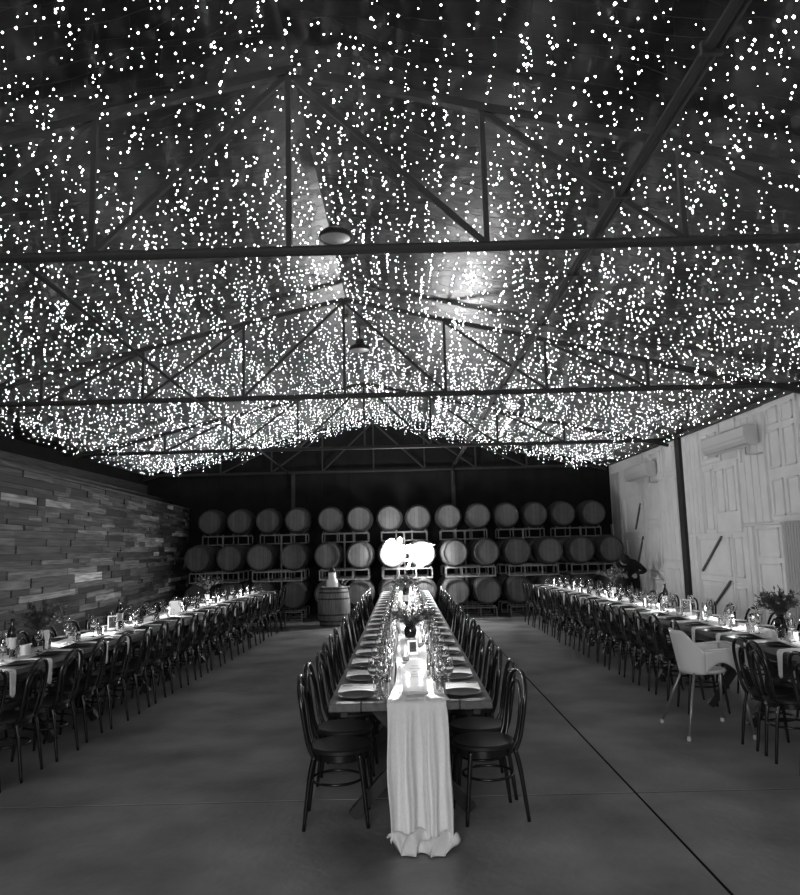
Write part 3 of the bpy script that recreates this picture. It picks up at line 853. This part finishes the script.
# ------------------------------------------------------------------ bottles, vases, flowers
def bottle(sc=1.0):
    t = empty('wine_bottle')
    MB().lathe([(.001, 0), (.034, 0), (.037, .005), (.037, .19), (.033, .215), (.018, .245), (.0145, .26), (.014, .30), (.016, .302), (.016, .315), (.001, .316)], 20).build('bottle_body', M['dark_glass'], t, True, S30)
    MB().lathe([(.0374, .06), (.0380, .06), (.0380, .15), (.0374, .15)], 20, None, True).build('bottle_label', M['label'], t, True, S30)
    return t
SBt = Stock(bottle())
BG = 'dark wine bottles on the tables'
for (k_, y, dx, lb) in (('c', 11.3, 0.0, 'dark wine bottle between the two centre bouquets'),
                        ('l', 6.75, -.03, 'dark wine bottle at the visible near end of the plank wall table'), ('l', 9.2, -.08, 'dark wine bottle just beyond the framed card by the plank wall'),
                        ('r', 6.45, .05, 'dark wine bottle beside the big bouquet by the white doors'), ('r', 9.75, .08, 'dark wine bottle beyond the framed card by the white doors'),
                        ('l', 12.75, -.05, 'dark bottle holding the far bouquet by the plank wall'), ('r', 11.9, .05, 'dark bottle holding the far bouquet by the white doors')):
    SBt.take((line(y, k_)+dx, y, .787), 0, lb, 'bottle', BG)
def vase(x, y, label, z=.787):
    t = MB().lathe([(.001, 0), (.045, 0), (.055, .02), (.060, .07), (.045, .12), (.030, .145), (.036, .165), (.032, .165), (.026, .145), (.04, .118), (.05, .07), (.001, .012)], 22).build('flower_vase', M['dark_glass'], None, True, S30)
    t.location = (x, y, z); tag(t, label, 'vase', 'flower vases')
def bouquet(x, y, zb, R_, hgt, label, seed, dens=1.0, pale=.25):
    r_ = random.Random(seed)
    t = empty('bouquet', (x, y, zb)); tag(t, label, 'bouquet', 'table bouquets')
    st_ = MB(); lf = MB(); pt = MB()
    for i in range(int(34*dens)):
        a = r_.uniform(0, 2*PI); rr = R_*math.sqrt(r_.random()); hz = hgt*(r_.uniform(.45, 1.0))*(1-.35*(rr/R_)**2)
        tip = Vector((rr*math.cos(a), rr*math.sin(a), hz)); mid_ = Vector((tip.x*.35, tip.y*.35, hz*.6))
        path = cr3([(tip.x*.04, tip.y*.04, -.03), mid_, tip], 5)
        st_.tube(path, .0022, 4)
        if r_.random() < pale:
            # round bloom of petals
            for q in range(12):
                b1 = r_.uniform(0, 2*PI); el = r_.uniform(-.2, 1.4)
                d = Vector((math.cos(b1)*math.cos(el), math.sin(b1)*math.cos(el), math.sin(el)))
                u = d.cross(Vector((.3, .2, 1))).normalized(); c = tip+d*.014; e = tip+d*.034
                pt.add([tip, c+u*.013, e, c-u*.013], [(0, 1, 2, 3)])
        for q in range(int(10)):
            p = path[int(len(path)*r_.uniform(.35, .999))]
            d = Vector((r_.uniform(-1, 1), r_.uniform(-1, 1), r_.uniform(-.3, 1))).normalized(); u = d.cross(Vector((.1, .3, 1))).normalized()
            L_ = r_.uniform(.03, .065); n_ = d.cross(u)*.006
            lf.add([p, p+d*L_*.45+u*L_*.22+n_, p+d*L_, p+d*L_*.45-u*L_*.22+n_], [(0, 1, 2, 3)])
    st_.build('stems', M['leaf'], t); o = lf.build('foliage', M['leaf'], t); o['kind'] = 'stuff'
    if pt.v: o = pt.build('blossoms', M['petal'], t)
vase(.05, 7.3, 'dark vase under the nearer bouquet of the centre table')
bouquet(.05, 7.3, .875, .25, .215, 'loose dark bouquet in the bottle halfway down the centre table', 1, 1.3, .4)
bouquet(.03, 13.6, .90, .27, .26, 'dark bouquet at the far end of the centre table', 2, 1.8, .2)
vase(.03, 13.6, 'dark vase under the far bouquet of the centre table')
bouquet(line(7.35, 'l')-.1, 7.35, .90, .30, .34, 'wide dark bouquet at the near end of the plank wall table', 3, 2.2, .15)
vase(line(7.35, 'l')-.1, 7.35, 'dark vase under the wide bouquet by the plank wall')
bouquet(line(12.75, 'l')-.05, 12.75, 1.02, .24, .25, 'airy dark bouquet at the far part of the plank wall table', 4, 1.3, .1)
bouquet(line(6.95, 'r')+.1, 6.95, .93, .24, .26, 'bushy leafy bouquet at the near end of the white door table', 5, 2.2, .15)
vase(line(6.95, 'r')+.1, 6.95, 'dark vase under the bushy bouquet by the white doors')
bouquet(line(11.9, 'r')+.05, 11.9, 1.02, .26, .25, 'airy bouquet in front of the bending person', 6, 1.6, .15)

# carafes / pillar shapes on the side tables
def jar(x, y, r0, h0, label, mt):
    o = MB().lathe([(.001, 0), (r0*.95, 0), (r0, .006), (r0, h0), (r0*.9, h0), (r0*.9, .01), (.001, .008)], 20).build('candle_jar', mt, None, True, S30)
    o.location = (x, y, .787); tag(o, label, 'jar', 'white candle jars')
jar(line(6.72, 'l')+.11, 6.72, .045, .085, 'white jar in front of the bottle on the plank wall table', M['ceramic'])
jar(line(6.45, 'r')-.06, 6.45, .04, .07, 'white jar beside the bottle on the white door table', M['ceramic'])
jar(line(6.6, 'r')-.12, 6.72, .035, .05, 'smaller white jar by the big bouquet of the white door table', M['ceramic'])

# ------------------------------------------------------------------ cask table with its ornaments
t = empty('cask_table', (-1.53, 16.35, 0)); tag(t, 'upright wine barrel used as a stand, left of the centre table', 'barrel')
barrel_parts(t, True)
t.scale = (1.06, 1.06, .91)
ct = .92*.91+.001
t = empty('white_flagon', (-1.555, 16.3, ct-.02)); tag(t, 'white shouldered flagon standing on the upright barrel', 'flagon')
MB().lathe([(.001, 0), (.125, 0), (.13, .01), (.125, .13), (.10, .18), (.085, .20), (.085, .31), (.08, .32), (.001, .32)], 24).build('flagon_body', M['ceramic'], t, True, S30)
MB().lathe([(.001, .32), (.04, .325), (.068, .36), (.06, .40), (.03, .43), (.001, .435)], 16).build('flagon_stopper', M['steel_dark'], t, True, S30)
t = empty('dried_sprig', (-1.32, 16.25, ct-.02)); tag(t, 'small pale sprig lying beside the white flagon', 'sprig')
b = MB()
for (a, h) in ((.2, .16), (.9, .12), (1.6, .2), (2.6, .1)): b.tube([(0, 0, .012), (.07*math.cos(a), .02, h*.6), (.14*math.cos(a), .03, h)], .008, 6)
b.build('sprig_twigs', M['galv'], t, True)
for (x, rr) in ((-.02, .02), (.12, .024)):
    MB().lathe([(.001, 0), (rr, .006), (rr*1.1, .02), (.001, .035)], 10, Matrix.Translation((x, 0, .0))).build('seed_head', M['galv'], t, True)

# ------------------------------------------------------------------ air conditioners
def ac(y0, y1, z0, z1, label):
    t = empty('air_conditioner', (XR-.06, (y0+y1)/2, z0)); tag(t, label, 'air conditioner', 'wall air conditioners')
    hl = (y1-y0)/2; h = z1-z0
    prof = [(0, 0.02), (-.10, 0), (-.17, .03), (-.215, .09), (-.225, .15), (-.225, h-.03), (-.20, h), (0, h)]
    b = MB(); n = len(prof)
    b.add([(p[0], -hl, p[1]) for p in prof]+[(p[0], hl, p[1]) for p in prof], [tuple(range(n)), tuple(range(2*n-1, n-1, -1))]+[(i, (i+1) % n, n+(i+1) % n, n+i) for i in range(n)])
    b.build('casing', M['ac'], t)
    MB().bar((-.175, -hl+.05, .022), (-.175, hl-.05, .022), .07, .008).build('air_flap', M['white_grey'], t)
    b = MB(); b.box(-.232, -hl+.02, h*.42, -.224, hl-.02, h*.44); b.build('front_seam', M['white_grey'], t)
    b = MB(); b.tube([(-.02, -hl*.5, .02), (-.02, -hl*.5, -.10), (-.02, -hl*.9, -.14), (-.02, -hl*.9-.2, -.14)], .014, 6); b.build('drain_pipe', M['white_grey'], t, True)
    b = MB(); b.box(-.01, -hl*.2, -.2, .02, -hl*.2+.08, .03); b.build('pipe_cover', M['white_paint'], t)
ac(11.15, 12.75, 3.06, 3.37, 'nearer white split air conditioner on the white door wall')
ac(15.75, 17.3, 3.02, 3.33, 'farther white split air conditioner beyond the black post')

# ------------------------------------------------------------------ high chair (faces +X, towards the table)
t = empty('high_chair', (2.62, HC_Y, 0), 0); tag(t, 'white plastic high chair with splayed grey legs among the black chairs', 'high chair')
wp = mat('white_plastic', .72, .3); gl = mat('grey_tube', .30, .35, metal=.6)
def shell(u, v):
    # u: around from front-left over the back to front-right; v: bottom to top
    a = -PI*.5*1.0 + PI*u      # -90..90 around the back (pointing to -x)
    ca, sa = math.cos(a), math.sin(a)
    k = min(1, max(0, ca-.05)*1.35); k = k*k*(3-2*k)
    rx = .15; ry = .17
    top = .70+.17*k
    zz = .50+(top-.50)*v
    flare = 1+.12*v
    return (-.05-rx*ca*flare-.05*k*v, ry*sa*(1+.10*v), zz)
b = MB(); b.grid(shell, 28, 10)
o = b.build('seat_shell', wp, t, True); md = o.modifiers.new('thick', 'SOLIDIFY'); md.thickness = .012; md.offset = 0
# side walls run forward to the tray rim, arch cut below
for s in (-1, 1):
    b = MB()
    def side(u, v, s=s):
        arch = .50+.10*math.sin(PI*u)
        z = arch+(.70+.02*u-arch)*v
        return (-.05+u*.28, s*(.17+.017*v+.03*u), z)
    b.grid(side, 16, 6)
    o = b.build('side_wall', wp, t, True); md = o.modifiers.new('thick', 'SOLIDIFY'); md.thickness = .012; md.offset = 0
def front(u, v):
    arch = .53+.09*math.sin(PI*u)
    return (.235+.025*math.sin(PI*u), -.20+.40*u, arch+(.72-arch)*v)
b = MB(); b.grid(front, 16, 6); o = b.build('front_wall', wp, t, True); md = o.modifiers.new('thick', 'SOLIDIFY'); md.thickness = .012; md.offset = 0
MB().lathe([(.001, .50), (.155, .50), (.17, .515), (.155, .53), (.001, .525)], 24, Matrix.Diagonal((1.1, 1, 1, 1))).build('seat_pan', wp, t, True, S30)
MB().tube(cr3([(-.04, -.19, .705), (.12, -.205, .715), (.25, -.18, .725), (.27, 0, .73), (.25, .18, .725), (.12, .205, .715), (-.04, .19, .705)], 5), .011, 8).build('tray_rim', wp, t, True)
for (tx, ty, fx, fy) in ((-.13, -.13, -.29, -.32), (-.13, .13, -.29, .32), (.22, -.18, .26, -.32), (.22, .18, .26, .32)):
    lg = MB().tube([(tx, ty, .53), (fx, fy, .02)], .012, 8).build('leg', gl, t, True)
    MB().lathe([(.001, 0), (.017, 0), (.018, .02), (.014, .035), (.001, .036)], 12, Matrix.Translation((fx, fy, 0))).build('foot_cap', M['rubber'], lg, True, S30)

# ------------------------------------------------------------------ person leaning over the white door table
per = empty('person', (4.94, 16.4, 0)); tag(per, 'person in black bending forward at the far end of the white door table', 'person')
def skin_chain(name, verts, edges, radii, mt, parent, root=0, sub=2):
    me = bpy.data.meshes.new(name); me.from_pydata([tuple(v) for v in verts], edges, [])
    o = bpy.data.objects.new(name, me); C.collection.objects.link(o); o.parent = parent
    me.materials.append(mt)
    sk = o.modifiers.new('skin', 'SKIN'); sk.use_smooth_shade = True
    for i, r in enumerate(radii):
        me.skin_vertices[0].data[i].radius = (r, r) if not isinstance(r, tuple) else r
        me.skin_vertices[0].data[i].use_root = (i == root)
    ss = o.modifiers.new('sub', 'SUBSURF'); ss.levels = sub; ss.render_levels = sub
    return o
per.scale = (1.12, 1.12, 1.04)
# local: person stands at origin facing the viewer, bent forward and leaning to the table
V = [(.06, .14, .88), (.03, .04, 1.01), (-.04, -.08, 1.12), (-.11, -.17, 1.17), (-.14, -.22, 1.19), (-.16, -.26, 1.19),
     (-.03, .13, .82), (-.05, .09, .47), (-.04, .17, .07), (-.06, .03, .035),
     (.15, .13, .82), (.15, .08, .47), (.15, .17, .07), (.16, .03, .035),
     (-.23, -.10, 1.12), (-.34, -.14, .97), (-.24, -.33, .93),
     (.10, -.12, 1.12), (.28, -.10, .96), (.02, -.30, .92)]
E_ = [(0, 1), (1, 2), (2, 3), (3, 4), (4, 5), (0, 6), (6, 7), (7, 8), (8, 9), (0, 10), (10, 11), (11, 12), (12, 13), (2, 14), (14, 15), (15, 16), (2, 17), (17, 18), (18, 19)]
Rr = [.15, .15, .16, .09, .05, .05, .09, .065, .045, .035, .09, .065, .045, .035, .075, .050, .030, .075, .050, .030]
skin_chain('body', V, E_, Rr, M['black_cloth'], per)
HM = Matrix.Translation((-.18, -.31, 1.19)) @ Matrix.Rotation(math.radians(62), 4, 'X')
hd = MB().lathe([(.001, -.115), (.045, -.105), (.068, -.06), (.076, 0), (.078, .05), (.06, .095), (.03, .115), (.001, .12)], 18, HM).build('head', M['skin'], per, True)
MB().lathe([(.001, -.06), (.06, -.055), (.086, -.01), (.091, .04), (.075, .095), (.035, .125), (.001, .13)], 18, HM @ Matrix.Translation((0, .006, .022))).build('hair', M['hair'], per, True)
MB().lathe([(.001, -.045), (.03, -.035), (.045, 0), (.03, .035), (.001, .045)], 14, Matrix.Translation((-.18, -.25, 1.30))).build('hair_bun', M['hair'], per, True)
MB().lathe([(.001, -.022), (.012, -.012), (.010, .012), (.001, .022)], 8, HM @ Matrix.Translation((0, -.078, -.01))).build('nose', M['skin'], hd, True)
for sx_ in (-1, 1):
    MB().lathe([(.001, -.006), (.012, 0), (.001, .006)], 8, HM @ Matrix.Translation((sx_*.03, -.07, .015))).build('eye', M['hair'], hd, True)
    MB().lathe([(.001, -.03), (.012, -.015), (.012, .015), (.001, .03)], 8, HM @ Matrix.Translation((sx_*.078, .0, 0))).build('ear', M['skin'], hd, True)
MB().box(-.022, -.076, -.062, .022, -.060, -.054, HM).build('mouth', M['hair'], hd)
def hand(wr_, d, parent):
    wr_ = Vector(wr_); d = Vector(d).normalized(); sd = d.cross(Vector((0, 0, 1))).normalized()
    V = [wr_, wr_+d*.045, wr_+d*.08]; Ee = [(0, 1), (1, 2)]; R2 = [.024, (.034, .016), (.034, .014)]
    for q, (off, ln) in enumerate(((-.027, .055), (-.009, .068), (.009, .064), (.026, .05))):
        i = len(V); base = wr_+d*.08+sd*off
        V += [base, base+d*ln*.5-Vector((0, 0, .008)), base+d*ln*.85-Vector((0, 0, .028))]
        Ee += [(2, i), (i, i+1), (i+1, i+2)]; R2 += [.010, .009, .0075]
    i = len(V); V += [wr_+d*.03+sd*.035, wr_+d*.06+sd*.052-Vector((0, 0, .012)), wr_+d*.085+sd*.05-Vector((0, 0, .02))]
    Ee += [(1, i), (i, i+1), (i+1, i+2)]; R2 += [.012, .0105, .009]
    skin_chain('hand', V, Ee, R2, M['skin'], parent, 0, 1)
hand((-.23, -.335, .93), (.25, -1, -.5), per)
hand((.01, -.31, .92), (-.45, -1, -.5), per)
